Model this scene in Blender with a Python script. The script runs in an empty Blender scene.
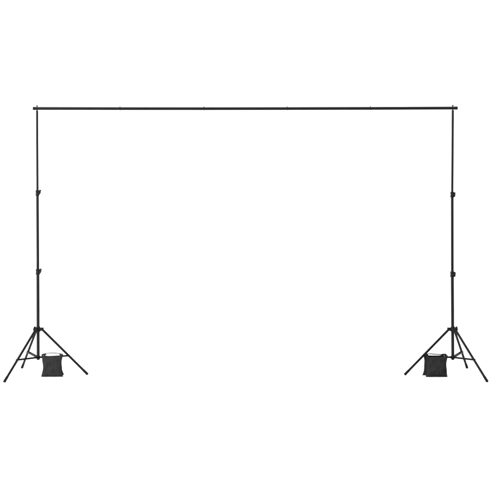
import bpy, bmesh, math, random
from mathutils import Vector, Matrix, noise

random.seed(4)
sc = bpy.context.scene
C = sc.collection
PI = math.pi

# ------------------------------------------------------------------ camera
cd = bpy.data.cameras.new('camera')
cam = bpy.data.objects.new('camera', cd)
C.objects.link(cam)
cam.location = (0, -7.5, 1.25)
cam.rotation_euler = (PI/2, 0, 0)
cd.sensor_width = 36
cd.lens = 75.6
cd.shift_y = -0.1
cd.clip_end = 200
sc.camera = cam

# ------------------------------------------------------------------ studio light
w = bpy.data.worlds.new('World')
sc.world = w
w.use_nodes = True
bg = w.node_tree.nodes['Background']
bg.inputs[0].default_value = (1, 1, 1, 1)
bg.inputs[1].default_value = 0.6


def lamp(name, loc, aim, size, power):
    l = bpy.data.lights.new(name, 'AREA')
    l.shape = 'RECTANGLE'
    l.size, l.size_y = size
    l.energy = power
    o = bpy.data.objects.new(name, l)
    o.location = loc
    o.rotation_euler = (Vector(aim) - Vector(loc)).to_track_quat('-Z', 'Y').to_euler()
    C.objects.link(o)


lamp('added_overhead_fill', (0, 0.4, 5.2), (0, 0.4, 0), (7, 6), 620)  # added area light, brightens the sweep until floor shadows clip to white
lamp('softbox_side', (-4.6, -3.4, 2.2), (-1.2, 0, 1.0), (1.4, 2.2), 560)

sc.view_settings.view_transform = 'Standard'
sc.view_settings.look = 'None'
sc.view_settings.exposure = 0
sc.view_settings.gamma = 1


# ------------------------------------------------------------------ materials
def mat(name, col, rough=.5, spec=.3, metal=0., noise_scale=None, amt=.25, bump=0., bump_scale=400., rvar=.1):
    m = bpy.data.materials.new(name)
    m.use_nodes = True
    nt = m.node_tree
    N, L = nt.nodes, nt.links
    b = N['Principled BSDF']
    b.inputs['Base Color'].default_value = (*col, 1)
    b.inputs['Roughness'].default_value = rough
    b.inputs['Metallic'].default_value = metal
    b.inputs['Specular IOR Level'].default_value = spec
    tc = N.new('ShaderNodeTexCoord')
    if noise_scale:
        n = N.new('ShaderNodeTexNoise')
        n.inputs['Scale'].default_value = noise_scale
        n.inputs['Detail'].default_value = 5
        L.new(tc.outputs['Object'], n.inputs['Vector'])
        r = N.new('ShaderNodeMapRange')
        r.inputs['From Min'].default_value = .3
        r.inputs['From Max'].default_value = .7
        r.inputs['To Min'].default_value = 1-amt
        r.inputs['To Max'].default_value = 1+amt
        L.new(n.outputs['Fac'], r.inputs['Value'])
        mx = N.new('ShaderNodeMix')
        mx.data_type = 'RGBA'
        mx.blend_type = 'MULTIPLY'
        mx.inputs[0].default_value = 1
        mx.inputs[6].default_value = (*col, 1)
        L.new(r.outputs[0], mx.inputs[7])
        L.new(mx.outputs[2], b.inputs['Base Color'])
        r2 = N.new('ShaderNodeMapRange')
        r2.inputs['From Min'].default_value = .3
        r2.inputs['From Max'].default_value = .7
        r2.inputs['To Min'].default_value = max(.05, rough-rvar)
        r2.inputs['To Max'].default_value = min(1, rough+rvar)
        L.new(n.outputs['Fac'], r2.inputs['Value'])
        L.new(r2.outputs[0], b.inputs['Roughness'])
    if bump:
        n2 = N.new('ShaderNodeTexNoise')
        n2.inputs['Scale'].default_value = bump_scale
        n2.inputs['Detail'].default_value = 2
        L.new(tc.outputs['Object'], n2.inputs['Vector'])
        bp = N.new('ShaderNodeBump')
        bp.inputs['Strength'].default_value = bump
        bp.inputs['Distance'].default_value = .001
        L.new(n2.outputs['Fac'], bp.inputs['Height'])
        L.new(bp.outputs[0], b.inputs['Normal'])
    return m


def weave(name, col, scale, rough=.9):
    """woven nylon: two crossed wave patterns drive colour and bump"""
    m = mat(name, col, rough, .12)
    nt = m.node_tree
    N, L = nt.nodes, nt.links
    b = N['Principled BSDF']
    tc = N.new('ShaderNodeTexCoord')
    ws = []
    for ax in ('X', 'Z'):
        wv = N.new('ShaderNodeTexWave')
        wv.wave_type = 'BANDS'
        wv.bands_direction = ax
        wv.inputs['Scale'].default_value = scale
        wv.inputs['Distortion'].default_value = .6
        wv.inputs['Detail'].default_value = 1
        L.new(tc.outputs['Object'], wv.inputs['Vector'])
        ws.append(wv)
    mul = N.new('ShaderNodeMath')
    mul.operation = 'MULTIPLY'
    L.new(ws[0].outputs['Fac'], mul.inputs[0])
    L.new(ws[1].outputs['Fac'], mul.inputs[1])
    nz = N.new('ShaderNodeTexNoise')
    nz.inputs['Scale'].default_value = 28
    nz.inputs['Detail'].default_value = 6
    L.new(tc.outputs['Object'], nz.inputs['Vector'])
    ad = N.new('ShaderNodeMath')
    ad.operation = 'ADD'
    L.new(mul.outputs[0], ad.inputs[0])
    L.new(nz.outputs['Fac'], ad.inputs[1])
    r = N.new('ShaderNodeMapRange')
    r.inputs['From Min'].default_value = .35
    r.inputs['From Max'].default_value = 1.4
    r.inputs['To Min'].default_value = .72
    r.inputs['To Max'].default_value = 1.28
    L.new(ad.outputs[0], r.inputs['Value'])
    mx = N.new('ShaderNodeMix')
    mx.data_type = 'RGBA'
    mx.blend_type = 'MULTIPLY'
    mx.inputs[0].default_value = 1
    mx.inputs[6].default_value = (*col, 1)
    L.new(r.outputs[0], mx.inputs[7])
    L.new(mx.outputs[2], b.inputs['Base Color'])
    bp = N.new('ShaderNodeBump')
    bp.inputs['Strength'].default_value = .5
    bp.inputs['Distance'].default_value = .0008
    L.new(mul.outputs[0], bp.inputs['Height'])
    L.new(bp.outputs[0], b.inputs['Normal'])
    return m


M_tube = mat('black_powder_coat', (.0045, .0045, .005), .36, .13, noise_scale=22, amt=.25, bump=.15, bump_scale=700)
M_leg = mat('black_leg_paint', (.0045, .0045, .005), .48, .09, noise_scale=30, amt=.25, bump=.12, bump_scale=700)
M_plastic = mat('black_plastic', (.0045, .0045, .005), .5, .10, noise_scale=60, amt=.2, bump=.2, bump_scale=900)
M_rubber = mat('black_rubber', (.0055, .0055, .0055), .75, .08, noise_scale=80, amt=.25)
M_steel = mat('dull_steel', (.09, .09, .095), .4, .5, .6, noise_scale=60, amt=.2)
M_fabric = weave('black_nylon_fabric', (.0125, .0125, .0132), 190)
M_strap = weave('black_webbing', (.008, .008, .0085), 260)
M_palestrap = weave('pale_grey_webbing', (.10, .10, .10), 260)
M_white = mat('white_seamless_paper', (.86, .86, .86), .9, .1, noise_scale=3, amt=.01, rvar=.03)


# ------------------------------------------------------------------ mesh helpers
def obj(name, bm, m, parent=None, smooth=True):
    bmesh.ops.recalc_face_normals(bm, faces=bm.faces)
    me = bpy.data.meshes.new(name)
    bm.to_mesh(me)
    bm.free()
    me.materials.append(m)
    if smooth:
        for p in me.polygons:
            p.use_smooth = True
        try:
            me.set_sharp_from_angle(angle=math.radians(38))
        except Exception:
            pass
    o = bpy.data.objects.new(name, me)
    C.objects.link(o)
    if parent is not None:
        o.parent = parent
    return o


def thing(name, label, cat, loc=(0, 0, 0), rz=0., group=None):
    o = bpy.data.objects.new(name, None)
    o.empty_display_size = .1
    o.location = loc
    o.rotation_euler = (0, 0, rz)
    o['label'] = label
    o['category'] = cat
    if group:
        o['group'] = group
    C.objects.link(o)
    return o


def frame(d):
    d = Vector(d).normalized()
    u = d.orthogonal().normalized() if abs(d.z) > .999 else d.cross(Vector((0, 0, 1))).normalized()
    v = u.cross(d).normalized()
    return u, v, d


def add_lathe(bm, origin, axis, prof, n=28):
    """prof: list of (along, radius); closed with end caps"""
    o = Vector(origin)
    u, v, d = frame(axis)
    rings = []
    for (t, r) in prof:
        rings.append([bm.verts.new(o + d*t + (u*math.cos(2*PI*k/n) + v*math.sin(2*PI*k/n))*r) for k in range(n)])
    for a, b in zip(rings, rings[1:]):
        for k in range(n):
            bm.faces.new((a[k], a[(k+1) % n], b[(k+1) % n], b[k]))
    bm.faces.new(rings[0][::-1])
    bm.faces.new(rings[-1])


def add_rod(bm, a, b, r, r2=None, ch=.0012, n=24):
    a, b = Vector(a), Vector(b)
    r2 = r if r2 is None else r2
    L = (b-a).length
    ch = min(ch, L*.3, r*.5, r2*.5)
    add_lathe(bm, a, b-a, [(0, r-ch), (ch, r), (L-ch, r2), (L, r2-ch)], n)


def add_box(bm, c, size, axes=None, bev=.001):
    sx, sy, sz = size
    tmp = bmesh.new()
    bmesh.ops.create_cube(tmp, size=1)
    for v in tmp.verts:
        v.co = Vector((v.co.x*sx, v.co.y*sy, v.co.z*sz))
    if bev:
        bmesh.ops.bevel(tmp, geom=tmp.edges[:], offset=bev, segments=2, affect='EDGES', profile=.6)
    vs = {}
    for v in tmp.verts:
        p = v.co
        if axes:
            p = axes[0]*p.x + axes[1]*p.y + axes[2]*p.z
        vs[v.index] = bm.verts.new(Vector(c) + p)
    for f in tmp.faces:
        bm.faces.new([vs[v.index] for v in f.verts])
    tmp.free()


def add_path(bm, pts, wdt, thk, side):
    """flat strap swept along pts; 'side' is the direction of its width at each point"""
    rings = []
    n = len(pts)
    for i, p in enumerate(pts):
        p = Vector(p)
        t = (Vector(pts[min(i+1, n-1)]) - Vector(pts[max(i-1, 0)])).normalized()
        s = Vector(side(i/(n-1)))
        s = (s - t*s.dot(t)).normalized()
        nn = t.cross(s)
        prof = [(-1, -.6), (-.9, -1), (.9, -1), (1, -.6), (1, .6), (.9, 1), (-.9, 1), (-1, .6)]
        rings.append([bm.verts.new(p + s*(a*wdt/2) + nn*(b*thk/2)) for a, b in prof])
    for a, b in zip(rings, rings[1:]):
        for k in range(8):
            bm.faces.new((a[k], a[(k+1) % 8], b[(k+1) % 8], b[k]))
    bm.faces.new(rings[0][::-1])
    bm.faces.new(rings[-1])


S = 140.0   # photo pixels per metre at the plane of the stands


def PX(x):
    return (x-250)/S


def PZ(y):
    return (375-y)/S


# ------------------------------------------------------------------ setting: white seamless sweep
bm = bmesh.new()
prof = []
prof += [(-16.0, 0.0), (-8.0, 0.0), (-2.0, 0), (2.0, 0), (4.2, 0)]
R = 1.6
for k in range(1, 17):
    a = (PI/2)*k/16
    prof.append((4.2 + R*math.sin(a), R - R*math.cos(a)))
prof.append((4.2+R, 7.0))
cols = []
for X in (-14, -7, 0, 7, 14):
    cols.append([bm.verts.new((X, y, z)) for y, z in prof])
for a, b in zip(cols, cols[1:]):
    for k in range(len(prof)-1):
        bm.faces.new((a[k], b[k], b[k+1], a[k+1]))
sweep = obj('studio_floor', bm, M_white)
sweep['kind'] = 'structure'


# ------------------------------------------------------------------ the light stands
def light_stand(label, x_axis, y_top, lean, mirror, rot, r_foot, y_up, y_low):
    """mirror=+1: single inner leg towards +X; -1: towards -X.  lean = shift of the pole's top in X."""
    t = thing('light_stand', label, 'light stand', (PX(x_axis), 0, 0), 0, 'tripod stands of the backdrop frame')
    ztop = PZ(y_top)

    def ax(z):
        u = min(1, max(0, (z-.3)/(ztop-.3)))
        return Vector((lean*u - (.0045*4*u*(1-u) if mirror < 0 else 0), 0, z))
    zhub = PZ(329.2)
    zbr = PZ(357.2)
    zl, zu = PZ(y_low), PZ(y_up)

    # telescopic pole, three tubes
    bm = bmesh.new()
    add_rod(bm, ax(zbr-.016), ax(zl), .0109)
    obj('pole_section', bm, M_tube, t)
    bm = bmesh.new()
    add_rod(bm, ax(zl-.02), ax(zu), .0097)
    obj('pole_section', bm, M_tube, t)
    bm = bmesh.new()
    add_rod(bm, ax(zu-.02), ax(ztop), .0081)
    # brass-style narrow neck that carries the bar
    add_lathe(bm, ax(ztop-.0005), (0, 0, 1), [(0, .0046), (.008, .0046), (.0081, .0036), (.012, .0036)], 20)
    obj('pole_section', bm, M_tube, t)

    # locking collars with their star knobs
    for zc, rr, ang in ((zu, .0132, 0.18), (zl, .0148, -.12)):
        c = ax(zc)
        bm = bmesh.new()
        add_lathe(bm, c + Vector((0, 0, -.021)), (0, 0, 1),
                  [(0, rr*.86), (.002, rr), (.016, rr), (.018, rr*.9), (.024, rr*.9), (.026, rr), (.038, rr), (.042, rr*.72)], 28)
        dirk = Vector((math.cos(ang)*(.86 if mirror > 0 else .50), -.50 if mirror > 0 else -.86, 0)).normalized()
        side = Vector((0, 0, 1)).cross(dirk)
        # split clamp ears
        for s in (-1, 1):
            add_box(bm, c + dirk*(rr+.001) + side*(s*.0042), (.012, .0042, .022), (dirk, side, Vector((0, 0, 1))), .0008)
        col = obj('clamp_collar', bm, M_plastic, t)
        # knob
        bm = bmesh.new()
        k0 = c + dirk*(rr-.001) + Vector((0, 0, .007 if mirror > 0 else 0))
        add_lathe(bm, k0, dirk, [(0, .0050), (.003, .0050), (.0032, .0092), (.005, .0104), (.0115, .0104), (.013, .0090)], 20)
        tilt = .35 if mirror > 0 else .1
        up = Vector((0, 0, 1)) * math.cos(tilt) + side*math.sin(tilt)
        for q in (-1, 1):
            wd = (up*q + dirk*(.45 if mirror < 0 else .15)).normalized()
            we = dirk - wd*dirk.dot(wd)
            we.normalize()
            add_box(bm, k0 + dirk*.0078 + wd*.0092, (.0125, .0085, .0165), (we, wd.cross(we), wd), .0026)
        obj('clamp_knob', bm, M_plastic, col)
        bm = bmesh.new()
        add_lathe(bm, k0 + dirk*.0128, dirk, [(0, .0034), (.0018, .0034), (.0026, .002)], 14)
        obj('screw', bm, M_steel, col)

    # upper hub that the legs hang from
    c = ax(zhub)
    hub_bm = bmesh.new()
    add_lathe(hub_bm, c + Vector((0, 0, -.018)), (0, 0, 1),
              [(0, .0145), (.002, .0165), (.028, .0165), (.030, .0150), (.036, .0140), (.038, .0115)], 32)
    lower = bmesh.new()
    cb = ax(zbr)
    add_lathe(lower, cb + Vector((0, 0, -.011)), (0, 0, 1), [(0, .0125), (.002, .0142), (.020, .0142), (.022, .0125)], 32)
    add_lathe(lower, cb + Vector((0, 0, -.019)), (0, 0, 1), [(0, .008), (.002, .0108), (.008, .0108)], 28)

    base = 0 if mirror > 0 else PI
    hubs = []
    for k in range(3):
        a = base + rot + 2*PI*k/3
        d = Vector((math.cos(a), math.sin(a), 0))
        sv = Vector((-d.y, d.x, 0))
        z = Vector((0, 0, 1))
        # lugs: a fork of two cheeks on each hub
        for s in (-1, 1):
            add_box(hub_bm, c + d*.0245 + sv*(s*.0098) + z*(.0005), (.027, .0038, .022), (d, sv, z), .0009)
            add_box(lower, cb + d*.018 + sv*(s*.0062), (.014, .0028, .013), (d, sv, z), .0007)
        # leg
        top = c + d*.030 + z*(-.003)
        foot = d*r_foot + z*.006
        dr = (foot-top).normalized()
        lbm = bmesh.new()
        add_rod(lbm, top - dr*.006, foot - dr*.02, .0084)
        add_lathe(lbm, top - sv*.0128, sv, [(0, .0028), (.0008, .0038), (.0248, .0038), (.0256, .0028)], 14)
        leg = obj('leg', lbm, M_leg, t)
        fb = bmesh.new()
        add_lathe(fb, foot - dr*.042, dr, [(0, .0088), (.001, .0094), (.030, .0094), (.034, .0097), (.043, .0097), (.046, .0087), (.047, .006)], 24)
        obj('rubber_foot', fb, M_rubber, leg)
        # brace: a fork of two flat bars from lower hub to a point on the leg
        jp = top + (foot-top)*.588
        jb = cb + d*.022
        bd = (jp-jb).normalized()
        bu = sv.cross(bd)
        bb = bmesh.new()
        L = (jp-jb).length
        for s in (-1, 1):
            add_box(bb, jb + bd*(L/2) + sv*(s*.0089), (L+.014, .0028, .0103), (bd, sv, bu), .0008)
        add_lathe(bb, jp - sv*.0124, sv, [(0, .0028), (.0008, .0038), (.0240, .0038), (.0248, .0028)], 14)
        add_lathe(bb, jb - sv*.0118, sv, [(0, .0024), (.0008, .0032), (.0228, .0032), (.0236, .0024)], 14)
        obj('brace', bb, M_leg, t)
    hub = obj('leg_hub', hub_bm, M_plastic, t)
    obj('brace_hub', lower, M_plastic, t)
    # hub locking knob: on the outer front side
    kd = Vector((-mirror*.80, -.60, 0)).normalized()
    side = Vector((0, 0, 1)).cross(kd)
    kb = bmesh.new()
    k0 = c + kd*.0155 + Vector((0, 0, .001))
    add_lathe(kb, k0, kd, [(0, .0060), (.006, .0060), (.0062, .0115), (.008, .0130), (.017, .0130), (.019, .0110)], 20)
    up = (Vector((0, 0, 1))*math.cos(.2) + side*math.sin(.2))
    add_box(kb, k0 + kd*.0125, (.0125, .0110, .042), (kd, kd.cross(up), up), .0028)
    obj('hub_knob', kb, M_plastic, hub)
    # threaded tip and wing nut above the bar
    nb = bmesh.new()
    zt = ztop + (PZ(108.3)-PZ(110.4)) + .0115 + .0036
    add_lathe(nb, ax(zt) + Vector((0, 0, -.0035)), (0, 0, 1), [(0, .0044), (.003, .0044), (.0036, .0026), (.0115, .0026), (.0125, .0018)], 16)
    for s in (-1, 1):
        dd = Vector((s*.72, -.45*s, .62)).normalized()
        sd = Vector((0, 1, 0)).cross(dd).normalized()
        add_box(nb, ax(zt) + dd*.0068 + Vector((0, 0, -.001)), (.010, .0022, .0042), (dd, dd.cross(sd).normalized(), sd), .001)
    obj('wing_nut', nb, M_plastic, t)
    return t


light_stand('black tripod light stand under left crossbar end, beside sandbag with pale grey handle',
            38.2, 110.6, -.0085, +1, math.radians(1), .350, 193.0, 271.8)
light_stand('black tripod light stand under right crossbar end, beside sandbag with black handle',
            452.8, 110.2, 0, -1, math.radians(1.5), .343, 194.6, 274.2)

# ------------------------------------------------------------------ crossbar
xl, xr = PX(32.9), PX(457.6)
zl_, zr_ = PZ(108.45), PZ(108.05)
bar = thing('crossbar', 'long black horizontal crossbar of joined tubes laid across both light stands', 'crossbar',
            ((xl+xr)/2, 0, (zl_+zr_)/2))


def bz(x):
    q = (x-xl)/(xr-xl)
    return -.0026*4*q*(1-q) + zl_ + (zr_-zl_)*(x-xl)/(xr-xl) - (zl_+zr_)/2


xm = (xl+xr)/2
joints = [32.9+.9, 119.2, 203.0, 286.4, 369.5, 457.6-.9]
for i in range(5):
    xa, xb = PX(joints[i]), PX(joints[i+1])
    bm = bmesh.new()
    A = Vector((xa-xm + .0006, 0, bz(xa)))
    B = Vector((xb-xm - .0006, 0, bz(xb)))
    d = B-A
    L = d.length
    r = .0111
    prof_ = [(0, r-.001), (.001, r), (L-.001, r), (L, r-.001)]
    if i < 4:       # the swaged end that plugs into the next tube
        prof_ += [(L+.0003, r-.0016), (L+.03, r-.0016)]
    if i > 0:       # rolled socket lip
        prof_ = [(0, r-.0006), (.0008, r+.0006), (.012, r+.0006), (.0135, r)] + prof_[2:]
    add_lathe(bm, A, d, prof_, 28)
    s = obj('tube_section', bm, M_tube, bar)
    if i > 0:
        bm = bmesh.new()
        add_lathe(bm, A + Vector((.005, 0, r-.001)), (0, 0, 1), [(0, .0028), (.0056, .0028), (.0072, .002), (.0078, .001)], 16)
        obj('spring_button', bm, M_plastic, s)
for xe, sg in ((xl, 1), (xr, -1)):
    bm = bmesh.new()
    add_lathe(bm, (xe-xm, 0, bz(xe)), (sg, 0, 0), [(0, .0085), (.0015, .0119), (.020, .0119), (.021, .0112)], 28)
    obj('end_cap', bm, M_plastic, bar)


# ------------------------------------------------------------------ sandbags
def smooth_noise(p, s, seed):
    return noise.noise(Vector((p[0]*s+seed, p[1]*s-seed*.7, p[2]*s+seed*.3)))


def add_pouch(bm, top, bottom, half_t, half_b, pinch, thick, out, seed, xdir):
    """closed cushion between a top seam and a bottom seam; sides drawn in, corners pointed"""
    NU, NV = 34, 36
    top, bottom, out, xdir = Vector(top), Vector(bottom), Vector(out).normalized(), Vector(xdir).normalized()
    grids = []
    for side in (1, -1):
        g = []
        for j in range(NV+1):
            v = j/NV
            row = []
            for i in range(NU+1):
                u = i/NU*2-1
                hw = half_t*(1-v) + half_b*v - pinch*(math.sin(PI*v)**.8)
                hw += .0022*math.sin(v*9+seed)*math.sin(PI*v)*(1 if u > 0 else -1)
                # top and bottom seams sag / bow slightly between the corners
                sag = -.011*(1-u**4)*(1-v)**4 + .0035*(1-abs(u)**1.5)*v**4
                c = top.lerp(bottom, v)
                p = c + xdir*(u*hw) + Vector((0, 0, sag))
                e = max(0, (1-abs(u)**2.4))**.55 * max(0, 1-abs(2*v-1)**2.6)**.6
                low = .55 + .45*min(1, v*1.5)
                d = thick*.5*e*low
                border = min(1, e*2.2)
                wr = smooth_noise((p.x, side*.3, p.z), 26, seed)*.0085 + smooth_noise((p.x*1.7+p.z*.8, side*.2, p.z), 60, seed+3)*.0036
                # tension folds running from the upper corners
                fold = math.sin((abs(u)*7 - v*9) + seed)*.0035*max(0, 1-v*1.3)*abs(u)
                d += (wr+fold)*border*1.4
                d = max(d, .0012*(1 if 0 < i < NU and 0 < j < NV else 0))
                row.append(p + out*(d*side))
            g.append(row)
        grids.append(g)
    vf = [[bm.verts.new(p) for p in row] for row in grids[0]]
    vb = []
    for j in range(NV+1):
        row = []
        for i in range(NU+1):
            if i in (0, NU) or j in (0, NV):
                row.append(vf[j][i])
            else:
                row.append(bm.verts.new(grids[1][j][i]))
        vb.append(row)
    for g, fl in ((vf, False), (vb, True)):
        for j in range(NV):
            for i in range(NU):
                q = (g[j][i], g[j][i+1], g[j+1][i+1], g[j+1][i])
                bm.faces.new(q[::-1] if fl else q)


def add_seam(bm, top, bottom, half_t, half_b, pinch, seed, xdir):
    """piping along both sides and the bottom edge of a pouch"""
    top, bottom, xdir = Vector(top), Vector(bottom), Vector(xdir).normalized()
    pts = []

    def edge(u, v):
        hw = half_t*(1-v) + half_b*v - pinch*(math.sin(PI*v)**.8)
        hw += .0022*math.sin(v*9+seed)*math.sin(PI*v)*(1 if u > 0 else -1)
        sag = -.011*(1-u**4)*(1-v)**4 + .0035*(1-abs(u)**1.5)*v**4
        return top.lerp(bottom, v) + xdir*(u*hw) + Vector((0, 0, sag))
    for k in range(15):
        pts.append(edge(-1, k/14))
    for k in range(1, 14):
        pts.append(edge(-1+2*k/14, 1))
    for k in range(15):
        pts.append(edge(1, 1-k/14))
    add_path(bm, pts, .0030, .0030, lambda s: (0.03, 1, 0.02))


def sandbag(label, loc, rz, front, back, strap_mat, arch, seed, tab=None):
    """front/back: dicts with xt, xb (centre offsets), z0, z1, y0, y1, ht, hb"""
    t = thing('sandbag', label, 'sandbag', loc, rz, 'sandbags weighting the stands')
    for f, sg, sd in ((front, -1, seed), (back, 1, seed+11)):
        top = Vector((f['xt'], f['y0'], f['z1']))
        bot = Vector((f['xb'], f['y1'], f['z0']))
        out = Vector((0, sg, -.25*0))
        bm = bmesh.new()
        add_pouch(bm, top, bot, f['ht'], f['hb'], f['pinch'], f['thick'], out, sd, (1, 0, 0))
        p = obj('pouch', bm, M_fabric, t)
        bm = bmesh.new()
        add_seam(bm, top, bot, f['ht'], f['hb'], f['pinch'], sd, (1, 0, 0))
        obj('piping', bm, M_strap, p)
    # saddle webbing joining the pouches over the brace, one band each end
    for s in (-1, 1):
        bm = bmesh.new()
        xa = front['xt'] + s*(front['ht']-.012)
        xb = back['xt'] + s*(back['ht']-.012)
        pts = []
        for k in range(13):
            q = k/12
            y = front['y0']*(1-q) + back['y0']*q
            z = front['z1']*(1-q) + back['z1']*q + .010*math.sin(PI*q) - .004
            pts.append((xa*(1-q)+xb*q, y, z))
        add_path(bm, pts, .022, .0022, lambda q: (1, 0, 0))
        obj('saddle_strap', bm, M_strap, t)
    # carry handle: a band from corner to corner along the top
    bm = bmesh.new()
    pts = []
    n = 34
    for k in range(n+1):
        q = k/n
        u = 2*q-1
        pts.append(arch(q, u))
    add_path(bm, pts, .016, .0036, lambda q: (0, 1, .12*math.sin(PI*q)))
    obj('handle', bm, strap_mat, t)
    if tab:
        bm = bmesh.new()
        add_box(bm, tab, (.012, .0025, .014), None, .0008)
        obj('fabric_tab', bm, M_strap, t)
    return t


# left bag: seen square on, only the front flap shows
sandbag('black sandbag showing one broad flap under a pale grey arched handle, at left stand',
        (PX(52.4), 0, 0), 0,
        dict(xt=.004, xb=.0145, z0=.003, z1=.149, y0=-.026, y1=-.084, ht=.077, hb=.0765, pinch=.0112, thick=.055),
        dict(xt=-.002, xb=.0115, z0=.004, z1=.143, y0=.028, y1=-.010, ht=.068, hb=.0735, pinch=.018, thick=.05),
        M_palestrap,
        lambda q, u: (.076*u+.002, -.014, .146 + .0085*(1-abs(u)**10) + .005*(1-u*u)**2),
        2.3)
# right bag: turned a little, the rear flap shows past the left edge of the front one
sandbag('black sandbag with two overlapping flaps and a black handle, hung beside right stand',
        (PX(436.8), 0, 0), 0,
        dict(xt=-.007, xb=-.0175, z0=.002, z1=.144, y0=-.030, y1=-.088, ht=.079, hb=.0755, pinch=.008, thick=.055),
        dict(xt=-.018, xb=-.0315, z0=.003, z1=.147, y0=.026, y1=-.026, ht=.077, hb=.0755, pinch=.014, thick=.046),
        M_strap,
        lambda q, u: (.078*u-.007, -.016, .141 + .0095*(1-abs(u)**8) - .005*u*(1-u**8)),
        7.7)
